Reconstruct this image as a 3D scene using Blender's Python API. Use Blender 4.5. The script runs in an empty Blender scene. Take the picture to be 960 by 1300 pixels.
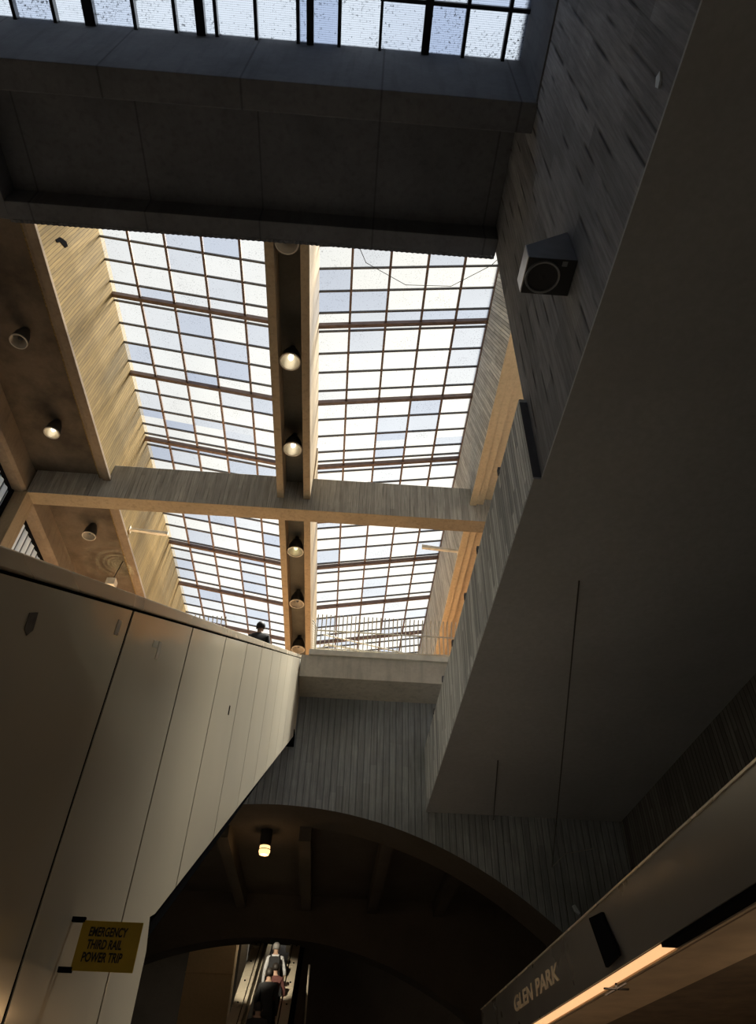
import bpy, bmesh, math, random
from mathutils import Vector, Matrix, Euler
random.seed(7)
D = bpy.data
C = bpy.context.scene.collection
SC = bpy.context.scene
# Coordinates in metres, eye of the photographer at the origin: X right, Y along the hall, Z up. Platform floor at z = -1.6.
FLOOR = -1.6

# ------------------------------------------------------------------ camera
cam = D.objects.new('camera', D.cameras.new('camera')); C.objects.link(cam)
yaw, pitch, roll = math.radians(2.584), math.radians(43.345), math.radians(1.94)
fw = Vector((math.sin(yaw)*math.cos(pitch), math.cos(yaw)*math.cos(pitch), math.sin(pitch)))
r0 = Vector((math.cos(yaw), -math.sin(yaw), 0)); u0 = r0.cross(fw)
rt = r0*math.cos(roll) + u0*math.sin(roll); up = -r0*math.sin(roll) + u0*math.cos(roll)
cam.matrix_world = Matrix(((rt.x, up.x, -fw.x, 0), (rt.y, up.y, -fw.y, 0), (rt.z, up.z, -fw.z, 0), (0, 0, 0, 1)))
cam.data.sensor_width = 36; cam.data.lens = 888/1300*36; cam.data.shift_y = -10/1300
cam.data.clip_start = .05; cam.data.clip_end = 300
SC.camera = cam

# ------------------------------------------------------------------ sky, sun, exposure
SUN_DIR = Vector((.32, .15, .935)).normalized()
world = D.worlds.new('sky'); SC.world = world; world.use_nodes = True
wn, wl = world.node_tree.nodes, world.node_tree.links
wn.clear()
def N(nodes, t, **kw):
    n = nodes.new(t)
    for k, v in kw.items(): setattr(n, k, v)
    return n
tc = N(wn, 'ShaderNodeTexCoord')
dot = N(wn, 'ShaderNodeVectorMath', operation='DOT_PRODUCT'); dot.inputs[1].default_value = Vector((.35, .75, .56)).normalized()
wl.new(tc.outputs['Generated'], dot.inputs[0])
mr = N(wn, 'ShaderNodeMapRange'); mr.inputs['From Min'].default_value = .62; mr.inputs['From Max'].default_value = 1.0
wl.new(dot.outputs['Value'], mr.inputs['Value'])
ramp = N(wn, 'ShaderNodeValToRGB'); wl.new(mr.outputs['Result'], ramp.inputs['Fac'])
e = ramp.color_ramp.elements
e[0].position = 0; e[0].color = (.44, .47, .53, 1)
e[1].position = 1; e[1].color = (1.25, 1.18, 1.05, 1)
m = e.new(.45); m.color = (.46, .48, .52, 1)
clouds = N(wn, 'ShaderNodeTexNoise'); clouds.inputs['Scale'].default_value = 2.4; clouds.inputs['Detail'].default_value = 6
wl.new(tc.outputs['Generated'], clouds.inputs['Vector'])
cm = N(wn, 'ShaderNodeMapRange'); cm.inputs['From Min'].default_value = .35; cm.inputs['From Max'].default_value = .7
cm.inputs['To Min'].default_value = .9; cm.inputs['To Max'].default_value = 1.25
wl.new(clouds.outputs['Fac'], cm.inputs['Value'])
mul = N(wn, 'ShaderNodeVectorMath', operation='SCALE'); wl.new(ramp.outputs['Color'], mul.inputs[0]); wl.new(cm.outputs['Result'], mul.inputs['Scale'])
bg = N(wn, 'ShaderNodeBackground'); bg.inputs['Strength'].default_value = 1.0
wl.new(mul.outputs['Vector'], bg.inputs['Color'])
wo = N(wn, 'ShaderNodeOutputWorld'); wl.new(bg.outputs['Background'], wo.inputs['Surface'])
sun = D.objects.new('sun', D.lights.new('sun', 'SUN')); C.objects.link(sun)
sun.data.energy = 27.0; sun.data.angle = math.radians(16); sun.data.color = (1, .93, .79)
sun.rotation_euler = SUN_DIR.to_track_quat('Z', 'Y').to_euler()
SC.view_settings.view_transform = 'Standard'; SC.view_settings.look = 'None'
SC.view_settings.exposure = 0.3; SC.view_settings.gamma = 1.0
SC.view_settings.use_curve_mapping = False
SC.cycles.max_bounces = 8; SC.cycles.diffuse_bounces = 5; SC.cycles.transparent_max_bounces = 12
SC.cycles.sample_clamp_indirect = 6.0; SC.cycles.use_denoising = True
SC.cycles.caustics_reflective = False; SC.cycles.caustics_refractive = False

# fill lamp added under the left canopy (unseen housing built further down)
for lx, ly, ln, pw_ in ((-5.2, 9.0, 10.0, 60),):
    pl = D.objects.new('platform_lamp', D.lights.new('platform_lamp', 'AREA')); C.objects.link(pl)
    pl.data.shape = 'RECTANGLE'; pl.data.size = .25; pl.data.size_y = ln; pl.data.energy = pw_; pl.data.color = (1, .84, .66)
    pl.location = (lx, ly, 1.40)

hl = D.objects.new('concourse_lamp', D.lights.new('concourse_lamp', 'AREA')); C.objects.link(hl)  # fill lamp added to brighten the far escalator
hl.data.shape = 'RECTANGLE'; hl.data.size = 1.2; hl.data.size_y = 4; hl.data.energy = 260; hl.data.color = (1, .93, .8); hl.location = (-1.6, 26.0, 6.45)

# ------------------------------------------------------------------ materials
def mat(name):
    m = D.materials.new(name); m.use_nodes = True
    n = m.node_tree.nodes; l = m.node_tree.links
    return m, n, l, n['Principled BSDF']
def math_(n, l, op, a, b=None):
    x = N(n, 'ShaderNodeMath', operation=op)
    for i, v in enumerate((a, b)):
        if v is None: continue
        if isinstance(v, (int, float)): x.inputs[i].default_value = v
        else: l.new(v, x.inputs[i])
    return x.outputs[0]
def mixc(n, l, fac, a, b, mode='MIX'):
    x = N(n, 'ShaderNodeMix', data_type='RGBA', blend_type=mode)
    for i, v in ((0, fac), (6, a), (7, b)):
        if isinstance(v, (int, float)): x.inputs[i].default_value = v
        elif isinstance(v, tuple): x.inputs[i].default_value = (*v, 1)
        else: l.new(v, x.inputs[i])
    return x.outputs[2]
def noise(n, l, vec, scale, detail=4, rough=.55):
    x = N(n, 'ShaderNodeTexNoise'); x.inputs['Scale'].default_value = scale
    x.inputs['Detail'].default_value = detail; x.inputs['Roughness'].default_value = rough
    l.new(vec, x.inputs['Vector']); return x.outputs['Fac']
def rng(n, l, v, a, b, c=0., d=1.):
    x = N(n, 'ShaderNodeMapRange'); l.new(v, x.inputs['Value'])
    for k, q in zip(('From Min', 'From Max', 'To Min', 'To Max'), (a, b, c, d)): x.inputs[k].default_value = q
    return x.outputs['Result']
def plain(name, col, rough=.6, metal=0., var=.12, scale=6., bump=0.):
    m, n, l, p = mat(name)
    t = N(n, 'ShaderNodeTexCoord').outputs['Object']
    f = noise(n, l, t, scale)
    c = mixc(n, l, rng(n, l, f, .3, .7), tuple(k*(1-var) for k in col), tuple(min(1, k*(1+var)) for k in col))
    l.new(c, p.inputs['Base Color']); p.inputs['Roughness'].default_value = rough; p.inputs['Metallic'].default_value = metal
    if bump:
        b = N(n, 'ShaderNodeBump'); b.inputs['Strength'].default_value = bump; b.inputs['Distance'].default_value = .02
        l.new(noise(n, l, t, scale*6), b.inputs['Height']); l.new(b.outputs['Normal'], p.inputs['Normal'])
    return m
def emit(name, col, strength):
    m, n, l, p = mat(name)
    p.inputs['Base Color'].default_value = (*col, 1); p.inputs['Emission Color'].default_value = (*col, 1)
    p.inputs['Emission Strength'].default_value = strength
    return m
def board(name, col, across, angle=0., width=.1, groove=.6, contrast=.35, bump=.8, dashes=True, length=2.4, stain=.5):
    """board-formed concrete; the boards run along Z tilted by `angle` in the plane of (across axis, Z)"""
    m, n, l, p = mat(name)
    obj = N(n, 'ShaderNodeTexCoord').outputs['Object']
    s = N(n, 'ShaderNodeSeparateXYZ'); l.new(obj, s.inputs[0])
    h = s.outputs[across]; z = s.outputs['Z']
    ca, sa = math.cos(angle), math.sin(angle)
    a = math_(n, l, 'SUBTRACT', math_(n, l, 'MULTIPLY', h, ca), math_(n, l, 'MULTIPLY', z, sa))
    g = math_(n, l, 'ADD', math_(n, l, 'MULTIPLY', h, sa), math_(n, l, 'MULTIPLY', z, ca))
    q = math_(n, l, 'DIVIDE', a, width); idx = math_(n, l, 'FLOOR', q); fr = math_(n, l, 'FRACT', q)
    w1 = N(n, 'ShaderNodeTexWhiteNoise', noise_dimensions='1D'); l.new(idx, w1.inputs['W'])
    seg = math_(n, l, 'FLOOR', math_(n, l, 'ADD', math_(n, l, 'DIVIDE', g, length), math_(n, l, 'MULTIPLY', w1.outputs['Value'], 7.)))
    cv = N(n, 'ShaderNodeCombineXYZ'); l.new(idx, cv.inputs[0]); l.new(seg, cv.inputs[1])
    w2 = N(n, 'ShaderNodeTexWhiteNoise', noise_dimensions='2D'); l.new(cv.outputs[0], w2.inputs['Vector'])
    st = N(n, 'ShaderNodeCombineXYZ')
    l.new(math_(n, l, 'MULTIPLY', a, 26.), st.inputs[0]); l.new(math_(n, l, 'MULTIPLY', g, 1.3), st.inputs[1]); l.new(math_(n, l, 'MULTIPLY', idx, 3.1), st.inputs[2])
    grain = noise(n, l, st.outputs[0], 1., 5, .65)
    big = noise(n, l, obj, .55, 5, .6)
    edge = math_(n, l, 'MINIMUM', fr, math_(n, l, 'SUBTRACT', 1., fr))
    line = rng(n, l, edge, .0, .11, 1., 0.)
    if dashes:
        dv = N(n, 'ShaderNodeCombineXYZ'); l.new(math_(n, l, 'MULTIPLY', math_(n, l, 'ROUND', q), 9.7), dv.inputs[0]); l.new(math_(n, l, 'MULTIPLY', g, 1.1), dv.inputs[1])
        line = math_(n, l, 'MULTIPLY', line, rng(n, l, noise(n, l, dv.outputs[0], 1., 1), .48, .6))
    c = mixc(n, l, w2.outputs['Value'], tuple(k*(1-contrast) for k in col), tuple(min(1, k*(1+contrast)) for k in col))
    c = mixc(n, l, 1., c, mixc(n, l, rng(n, l, grain, .3, .7), (.62, .62, .62), (1.25, 1.25, 1.25)), 'MULTIPLY')
    c = mixc(n, l, rng(n, l, big, .35, .65, 0., stain), c, tuple(k*.45 for k in col))
    c = mixc(n, l, math_(n, l, 'MULTIPLY', line, groove), c, tuple(k*.12 for k in col))
    l.new(c, p.inputs['Base Color']); p.inputs['Roughness'].default_value = .92; p.inputs['Specular IOR Level'].default_value = .12
    hgt = math_(n, l, 'SUBTRACT', math_(n, l, 'ADD', math_(n, l, 'MULTIPLY', w2.outputs['Value'], .5), math_(n, l, 'MULTIPLY', grain, .5)), line)
    b = N(n, 'ShaderNodeBump'); b.inputs['Strength'].default_value = bump; b.inputs['Distance'].default_value = .015
    l.new(hgt, b.inputs['Height']); l.new(b.outputs['Normal'], p.inputs['Normal'])
    return m
def concrete(name, col, stain=.6, scale=.8, dark=.35, streak=0., seams=None, bump=.08):
    """smooth-formed concrete with soot and damp patches"""
    m, n, l, p = mat(name)
    obj = N(n, 'ShaderNodeTexCoord').outputs['Object']
    f1 = noise(n, l, obj, scale, 6, .6); f2 = noise(n, l, obj, 14., 4, .6)
    c = mixc(n, l, rng(n, l, f2, .3, .7), tuple(k*.93 for k in col), tuple(k*1.06 for k in col))
    c = mixc(n, l, rng(n, l, f1, .42, .68, 0., stain), c, tuple(k*dark for k in col))
    if streak:
        mp = N(n, 'ShaderNodeMapping'); mp.inputs['Scale'].default_value = (9., 9., .8); l.new(obj, mp.inputs['Vector'])
        c = mixc(n, l, rng(n, l, noise(n, l, mp.outputs[0], 1., 4), .5, .7, 0., streak), c, tuple(k*.4 for k in col))
    if seams:
        s = N(n, 'ShaderNodeSeparateXYZ'); l.new(obj, s.inputs[0])
        ax, step = seams
        fr = math_(n, l, 'FRACT', math_(n, l, 'DIVIDE', s.outputs[ax], step))
        ed = math_(n, l, 'MINIMUM', fr, math_(n, l, 'SUBTRACT', 1., fr))
        c = mixc(n, l, rng(n, l, ed, 0., .012, .7, 0.), c, tuple(k*.3 for k in col))
    l.new(c, p.inputs['Base Color']); p.inputs['Roughness'].default_value = .92; p.inputs['Specular IOR Level'].default_value = .12
    b = N(n, 'ShaderNodeBump'); b.inputs['Strength'].default_value = bump; b.inputs['Distance'].default_value = .01
    l.new(f2, b.inputs['Height']); l.new(b.outputs['Normal'], p.inputs['Normal'])
    return m
def steel(name, col, rough=.22, wave=.25, wscale=(1.6, 1.6, 2.4), grime=.35, soft=0., aniso=0.):
    m, n, l, p = mat(name)
    obj = N(n, 'ShaderNodeTexCoord').outputs['Object']
    mp = N(n, 'ShaderNodeMapping'); mp.inputs['Scale'].default_value = (1., 2.2, 40.); l.new(obj, mp.inputs['Vector'])
    br = noise(n, l, mp.outputs[0], 3., 3)
    g = noise(n, l, obj, 1.1, 2, .5)
    c = mixc(n, l, rng(n, l, g, .3, .8, 0., grime), col, tuple(k*.55 for k in col))
    l.new(c, p.inputs['Base Color']); p.inputs['Metallic'].default_value = 1.
    l.new(rng(n, l, g, .3, .7, rough*.8, rough*1.3), p.inputs['Roughness'])
    mw = N(n, 'ShaderNodeMapping'); mw.inputs['Scale'].default_value = wscale; l.new(obj, mw.inputs['Vector'])
    b = N(n, 'ShaderNodeBump'); b.inputs['Strength'].default_value = wave; b.inputs['Distance'].default_value = .06
    l.new(noise(n, l, mw.outputs[0], 1., 1.5), b.inputs['Height']); l.new(b.outputs['Normal'], p.inputs['Normal'])
    if aniso:
        p.inputs['Anisotropic'].default_value = aniso
        tg = N(n, 'ShaderNodeTangent', direction_type='UV_MAP', uv_map='brush'); l.new(tg.outputs[0], p.inputs['Tangent'])
    if soft:
        gl = N(n, 'ShaderNodeBsdfDiffuse'); l.new(c, gl.inputs['Color'])
        mx = N(n, 'ShaderNodeMixShader'); mx.inputs[0].default_value = soft
        l.new(p.outputs[0], mx.inputs[1]); l.new(gl.outputs[0], mx.inputs[2]); l.new(mx.outputs[0], n['Material Output'].inputs['Surface'])
    return m
def glass(name, tint, dirt, trans=.55, mesh=0.):
    """wired and obscured skylight glass: part of the daylight passes straight, part is scattered"""
    m, n, l, p = mat(name); n.remove(p); out = n['Material Output']
    obj = N(n, 'ShaderNodeTexCoord').outputs['Object']
    s = N(n, 'ShaderNodeSeparateXYZ'); l.new(obj, s.inputs[0])
    w = N(n, 'ShaderNodeAttribute', attribute_name='pane')
    c = mixc(n, l, rng(n, l, w.outputs['Fac'], .45, 1.), tint, (tint[0]*.76, tint[1]*.80, tint[2]*.89))
    spk = noise(n, l, obj, 30., 3, .7)
    big = noise(n, l, obj, 1.7, 3)
    d = math_(n, l, 'MULTIPLY', rng(n, l, math_(n, l, 'ADD', spk, math_(n, l, 'MULTIPLY', big, .25)), .72, .80), dirt)
    c = mixc(n, l, d, c, tuple(k*.06 for k in tint))
    if mesh:
        fy = math_(n, l, 'FRACT', math_(n, l, 'MULTIPLY', s.outputs['Y'], 38.))
        fx = math_(n, l, 'FRACT', math_(n, l, 'MULTIPLY', s.outputs['X'], 38.))
        k = math_(n, l, 'MULTIPLY', math_(n, l, 'LESS_THAN', fy, .3), math_(n, l, 'LESS_THAN', fx, .75))
        c = mixc(n, l, math_(n, l, 'MULTIPLY', k, mesh), c, tuple(k*.16 for k in tint))
    t = N(n, 'ShaderNodeBsdfTransparent'); tr = N(n, 'ShaderNodeBsdfTranslucent'); l.new(c, t.inputs[0]); l.new(c, tr.inputs[0])
    mx = N(n, 'ShaderNodeMixShader'); mx.inputs[0].default_value = 1-trans
    l.new(t.outputs[0], mx.inputs[1]); l.new(tr.outputs[0], mx.inputs[2]); l.new(mx.outputs[0], out.inputs['Surface'])
    return m

M = {}
A15, A25 = math.radians(8), math.radians(24)
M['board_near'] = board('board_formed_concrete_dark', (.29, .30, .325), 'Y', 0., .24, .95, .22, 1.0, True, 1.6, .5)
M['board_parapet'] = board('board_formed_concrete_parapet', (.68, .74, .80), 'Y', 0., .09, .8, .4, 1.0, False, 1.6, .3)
M['board_warm'] = board('board_formed_concrete_buff', (.195, .13, .046), 'Y', A15, .095, .6, .14, .6, False, 3.5, .25)
M['board_grey'] = board('board_formed_concrete_grey', (.46, .46, .43), 'Y', A25, .095, .75, .25, .6, False, 3.5, .3)
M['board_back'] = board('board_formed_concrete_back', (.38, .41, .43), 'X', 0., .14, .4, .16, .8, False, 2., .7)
M['board_dim'] = board('board_formed_concrete_dim', (.18, .175, .165), 'Y', 0., .12, .9, .3, .8, False, 2., .6)
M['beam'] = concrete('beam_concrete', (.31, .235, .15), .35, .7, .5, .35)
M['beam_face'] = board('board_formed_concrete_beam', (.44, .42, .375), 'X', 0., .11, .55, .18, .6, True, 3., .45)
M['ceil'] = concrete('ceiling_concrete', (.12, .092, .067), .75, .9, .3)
M['beam_lit'] = concrete('brightened_beam_concrete', (.62, .47, .29), .3, .7, .5, .2)  # brighter copy of the beam concrete, light put into its colour
M['beam_dark'] = concrete('darker_beam_concrete', (.22, .165, .115), .5, .7, .5, .3)  # beam concrete in a darker tone
M['slot'] = concrete('gutter_concrete', (.14, .13, .11), .5, .9, .4)
M['darkbeam'] = concrete('box_beam_concrete', (.145, .15, .165), .5, .8, .5, .3, ('X', 1.78))
M['soffit'] = concrete('bridge_soffit_concrete', (.44, .45, .46), .35, .35, .6)
M['slab'] = concrete('slab_concrete', (.56, .53, .46), .4, 1.2, .5, .3)
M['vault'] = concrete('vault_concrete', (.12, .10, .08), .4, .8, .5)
M['curb'] = plain('curb_paint', (.74, .71, .62), .6, 0, .15, 4)
M['floor_tile'] = plain('terracotta_tile', (.66, .44, .26), .7, 0, .2, 3)
M['platform'] = plain('platform_floor', (.32, .32, .32), .7, 0, .2, 3)
M['darkened'] = plain('near_floor_darkened', (.18, .175, .165), .9)  # near floor darkened to weaken light bounced onto the soffit
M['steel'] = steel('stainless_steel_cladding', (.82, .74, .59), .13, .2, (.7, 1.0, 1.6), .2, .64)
M['steel_cap'] = steel('stainless_steel_cap', (.78, .69, .54), .25, .05, (1, 1, 1), .04, .6)
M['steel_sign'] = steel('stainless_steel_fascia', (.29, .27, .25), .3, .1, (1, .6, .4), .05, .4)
M['steel_dim'] = steel('brushed_steel', (.62, .55, .43), .35, .05)
M['black'] = plain('black_rubber', (.008, .008, .009), .8); M['black'].node_tree.nodes['Principled BSDF'].inputs['Specular IOR Level'].default_value = .0
M['bronze'] = plain('bronze_glazing_bar', (.16, .105, .085), .5, .3, .2)
M['bar_grey'] = plain('grey_glazing_bar', (.10, .095, .095), .5, .3, .2)
M['bronze_dark'] = plain('dark_glazing_bar', (.018, .018, .02), .6, .2, .2)
M['glass_main'] = glass('obscured_glass', (.825, .835, .835), .25, .966)
M['glass_front'] = glass('wired_glass', (.32, .35, .40), .9, .5, .4)
M['white_rail'] = plain('cream_painted_rail', (.72, .66, .54), .45)
M['corr'] = None
M['spk_shell'] = plain('speaker_shell_grey', (.16, .17, .20), .45, .2)
M['spk_side'] = plain('speaker_side_steel', (.55, .55, .55), .35, .6)
M['spk_face'] = plain('speaker_baffle_black', (.010, .011, .014), .6)
M['spk_ring'] = plain('speaker_ring_grey', (.20, .21, .22), .4)
M['can'] = plain('lamp_can_bronze', (.03, .027, .024), .5, .3)
M['reflector'] = plain('lamp_reflector', (.62, .56, .44), .3, .4)
M['reflector_dull'] = plain('lamp_reflector_dull', (.42, .37, .30), .5, .0)
M['bulb_on'] = emit('lamp_bulb_lit', (1, .92, .76), 2.2)
M['lens_on'] = emit('lamp_lens_lit', (1, .95, .78), 5.)
M['lens_green'] = emit('lamp_lens_pale_green', (.85, .9, .6), 1.0)
M['bulb_off'] = plain('lamp_bulb_off', (.05, .05, .05), .3)
M['lens_warm'] = emit('lamp_glass_warm', (1, .60, .25), 1.6)
M['tube_light'] = emit('strip_lens_warm', (1, .58, .27), .75)
M['tan'] = plain('tan_soffit_paint', (.42, .32, .22), .7, 0, .15, 2)
M['brown'] = plain('brown_soffit_paint', (.10, .07, .045), .75, 0, .35, 3)
M['sign_yellow'] = plain('sign_yellow', (.56, .38, .025), .5, 0, .12, 9)
M['sign_black'] = plain('sign_lettering_black', (.015, .013, .01), .6)
M['letter'] = plain('sign_lettering_tan', (.85, .68, .48), .5)
M['residue'] = plain('sticker_residue', (.13, .11, .085), .7, 0, .25, 30)
M['tape'] = plain('tape_scrap', (.88, .82, .68), .5)
M['paper'] = plain('paper_scrap', (.55, .62, .68), .6)
M['pylon'] = concrete('pylon_tan', (.66, .47, .26), .25, .5, .7)
M['wire'] = plain('wire_grey', (.05, .048, .045), .5)
M['wire_pale'] = plain('wire_pale', (.35, .34, .32), .4)
M['skin'] = plain('skin', (.42, .27, .19), .6)
M['hair'] = plain('hair_dark', (.02, .016, .013), .6)
M['hair_grey'] = plain('hair_grey', (.30, .29, .28), .6)
for k, c in (('white_shirt', (.55, .56, .58)), ('dark_jacket', (.022, .022, .024)), ('red_jacket', (.10, .035, .03)), ('trousers', (.02, .02, .022)), ('pack', (.02, .021, .024)), ('tan_jacket', (.18, .13, .09))):
    M[k] = plain(k, c, .85, 0, .2, 20, .3)
m_, n_, l_, p_ = mat('corrugated_translucent_panel'); M['corr'] = m_
n_.remove(p_)
cy = N(n_, 'ShaderNodeSeparateXYZ'); l_.new(N(n_, 'ShaderNodeTexCoord').outputs['Object'], cy.inputs[0])
cf = math_(n_, l_, 'FRACT', math_(n_, l_, 'DIVIDE', cy.outputs['Y'], .3))
cc = mixc(n_, l_, rng(n_, l_, math_(n_, l_, 'MINIMUM', cf, math_(n_, l_, 'SUBTRACT', 1., cf)), .08, .16), (.10, .12, .13), (.90, .94, .95))  # shade in the creases between ribs painted into the sheet colour
d_ = N(n_, 'ShaderNodeBsdfDiffuse'); t_ = N(n_, 'ShaderNodeBsdfTranslucent'); x_ = N(n_, 'ShaderNodeMixShader')
d_.inputs[0].default_value = (.88, .92, .92, 1); t_.inputs[0].default_value = (.93, .97, .98, 1); x_.inputs[0].default_value = .4
l_.new(cc, d_.inputs[0]); l_.new(cc, t_.inputs[0]); l_.new(d_.outputs[0], x_.inputs[1]); l_.new(t_.outputs[0], x_.inputs[2]); l_.new(x_.outputs[0], n_['Material Output'].inputs['Surface'])

# ------------------------------------------------------------------ mesh helpers
class MB:
    def __init__(s): s.v = []; s.f = []
    def add(s, vs, fs):
        o = len(s.v); s.v += [tuple(v) for v in vs]; s.f += [tuple(i+o for i in f) for f in fs]; return s
    def box(s, x0, x1, y0, y1, z0, z1):
        return s.add([(x0,y0,z0),(x1,y0,z0),(x1,y1,z0),(x0,y1,z0),(x0,y0,z1),(x1,y0,z1),(x1,y1,z1),(x0,y1,z1)],
                     [(3,2,1,0),(4,5,6,7),(0,1,5,4),(1,2,6,5),(2,3,7,6),(3,0,4,7)])
    def prism(s, poly, axis, a, b):
        """polygon extruded along an axis: X -> poly in (y,z), Y -> (x,z), Z -> (x,y)"""
        def P(p, t): return {'X': (t, p[0], p[1]), 'Y': (p[0], t, p[1]), 'Z': (p[0], p[1], t)}[axis]
        n = len(poly)
        return s.add([P(p, a) for p in poly]+[P(p, b) for p in poly],
                     [tuple(range(n-1, -1, -1)), tuple(range(n, 2*n))]+[(i, (i+1) % n, n+(i+1) % n, n+i) for i in range(n)])
    def tube(s, pts, r, n=8):
        pts = [Vector(p) for p in pts]; R = r if isinstance(r, (list, tuple)) else [r]*len(pts)
        rings = []
        for i, p in enumerate(pts):
            d = (pts[min(i+1, len(pts)-1)]-pts[max(i-1, 0)]).normalized()
            a = Vector((0, 0, 1)) if abs(d.z) < .9 else Vector((1, 0, 0))
            u = d.cross(a).normalized(); w = d.cross(u)
            rings.append([p+(u*math.cos(2*math.pi*k/n)+w*math.sin(2*math.pi*k/n))*R[i] for k in range(n)])
        vs = [v for g in rings for v in g]
        fs = [(i*n+k, i*n+(k+1) % n, (i+1)*n+(k+1) % n, (i+1)*n+k) for i in range(len(pts)-1) for k in range(n)]
        return s.add(vs, fs+[tuple(range(n-1, -1, -1)), tuple(range((len(pts)-1)*n, len(pts)*n))])
    def lathe(s, prof, c, n=28):
        """profile of (radius, z) round a vertical axis through c; radius 0 closes it"""
        vs = []
        for r, z in prof:
            vs += [(c[0]+max(r, 1e-4)*math.cos(2*math.pi*k/n), c[1]+max(r, 1e-4)*math.sin(2*math.pi*k/n), c[2]+z) for k in range(n)]
        return s.add(vs, [(i*n+k, i*n+(k+1) % n, (i+1)*n+(k+1) % n, (i+1)*n+k) for i in range(len(prof)-1) for k in range(n)])
    def ball(s, c, r, n=16, h=10):
        rx, ry, rz = r if isinstance(r, (tuple, list)) else (r, r, r)
        vs = [(c[0]+rx*math.sin(math.pi*i/h)*math.cos(2*math.pi*k/n), c[1]+ry*math.sin(math.pi*i/h)*math.sin(2*math.pi*k/n), c[2]-rz*math.cos(math.pi*i/h)) for i in range(h+1) for k in range(n)]
        return s.add(vs, [(i*n+k, i*n+(k+1) % n, (i+1)*n+(k+1) % n, (i+1)*n+k) for i in range(h) for k in range(n)])

def base(o):
    p = Vector((0, 0, 0))
    while o: p = p+o.location; o = o.parent
    return p
def obj(name, mb, m, parent=None, bevel=0., smooth=False, at=None):
    """one mesh object; mb is in world coordinates"""
    me = D.meshes.new(name)
    off = base(parent) if parent else Vector(at or (0, 0, 0))
    loc = Vector((0, 0, 0)) if parent else off
    if parent and at is not None: loc = Vector(at)-off; off = Vector(at)
    me.from_pydata([tuple(Vector(v)-off) for v in mb.v], [], mb.f); me.update()
    bm = bmesh.new(); bm.from_mesh(me)
    bmesh.ops.remove_doubles(bm, verts=bm.verts, dist=1e-5)
    bmesh.ops.recalc_face_normals(bm, faces=bm.faces)
    if bevel: bmesh.ops.bevel(bm, geom=[e for e in bm.edges if e.calc_face_angle(0) > .5], offset=bevel, segments=2, affect='EDGES', profile=.6)
    bm.to_mesh(me); bm.free()
    if smooth:
        me.polygons.foreach_set('use_smooth', [True]*len(me.polygons)); me.set_sharp_from_angle(angle=math.radians(40))
    me.materials.append(m)
    if m is M.get('steel'):     # brush direction for the anisotropic sheen
        uv = me.uv_layers.new(name='brush')
        for lp in me.loops: uv.data[lp.index].uv = (me.vertices[lp.vertex_index].co.z, me.vertices[lp.vertex_index].co.y)
    o = D.objects.new(name, me); C.objects.link(o); o.location = loc
    if parent: o.parent = parent
    return o
def tag(o, label, cat, group=None, kind=None):
    o['label'] = label; o['category'] = cat
    if group: o['group'] = group
    if kind: o['kind'] = kind
    return o
def struct(name, mb, m, label, cat, bevel=0., at=None):
    return tag(obj(name, mb, m, None, bevel, at=at), label, cat, kind='structure')
def thing(name, loc, label, cat, group=None, kind=None):
    o = D.objects.new(name, None); C.objects.link(o); o.location = loc; o.empty_display_size = .1
    return tag(o, label, cat, group, kind)
def dup(root, loc, label, group=None):
    r = root.copy(); C.objects.link(r); r.location = loc; r['label'] = label
    if group: r['group'] = group
    def rec(a, b):
        for ch in list(a.children):
            c = ch.copy(); C.objects.link(c); c.parent = b; rec(ch, c)
    rec(root, r); return r
def text(name, body, size, m, parent, origin, xaxis, yaxis, width=None, depth=.003, bold=.0, sheartop=0.):
    cu = D.curves.new(name, 'FONT'); cu.body = body; cu.size = size; cu.extrude = depth; cu.offset = bold; cu.align_x = 'LEFT'; cu.shear = sheartop
    t = D.objects.new(name, cu); C.objects.link(t)
    me = D.meshes.new_from_object(t.evaluated_get(bpy.context.evaluated_depsgraph_get())); C.objects.unlink(t); D.objects.remove(t); D.curves.remove(cu)
    xs = [v.co.x for v in me.vertices]; x0, x1 = min(xs), max(xs); k = (width/(x1-x0)) if width else 1.
    X, Y = Vector(xaxis), Vector(yaxis); Z = X.cross(Y); o0 = Vector(origin)-base(parent)
    for v in me.vertices: v.co = o0+X*((v.co.x-x0)*k)+Y*v.co.y+Z*v.co.z
    me.materials.clear(); me.materials.append(m); me.name = name
    o = D.objects.new(name, me); C.objects.link(o); o.parent = parent; return o

# ------------------------------------------------------------------ the setting: floors, walls, ceilings
Y0, YB, YE = 5.35, 15.0, 30.0       # near beam end, wall under the upper landing, end of the hall
ZL = 8.35                           # upper landing floor
struct('floor', MB().box(-9.5, 9.5, 3.2, 34, FLOOR-.3, FLOOR), M['platform'], 'dim platform floor far below the skylights', 'floor')
struct('floor_near', MB().box(-9.5, 9.5, -8, 3.2, FLOOR-.3, FLOOR), M['darkened'], 'unseen asphalt platform floor under the viewer', 'floor')
struct('floor_landing', MB().box(-9.4, 9.4, 16.2, YE, ZL-.45, ZL), M['floor_tile'], 'terracotta floor of the upper landing behind the hoop fence', 'floor')
# near right wall that carries the loudspeaker
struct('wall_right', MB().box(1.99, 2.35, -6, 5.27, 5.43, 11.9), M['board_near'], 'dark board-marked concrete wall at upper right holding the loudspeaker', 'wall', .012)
struct('ceiling_bridge', MB().box(1.985, 6.2, -6, 5.165, 5.40, 5.43).box(1.90, 6.2, 5.165, YB, 5.40, 5.43).box(2.3, 6.2, -6, YB, 5.43, 5.85), M['soffit'], 'broad dark flat soffit under the right-hand bridge', 'soffit')
struct('wall_far_right', MB().box(6.05, 6.4, -8, 34, FLOOR, 5.41), M['board_dim'], 'near-black board-marked wall below the right-hand soffit', 'wall')
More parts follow.
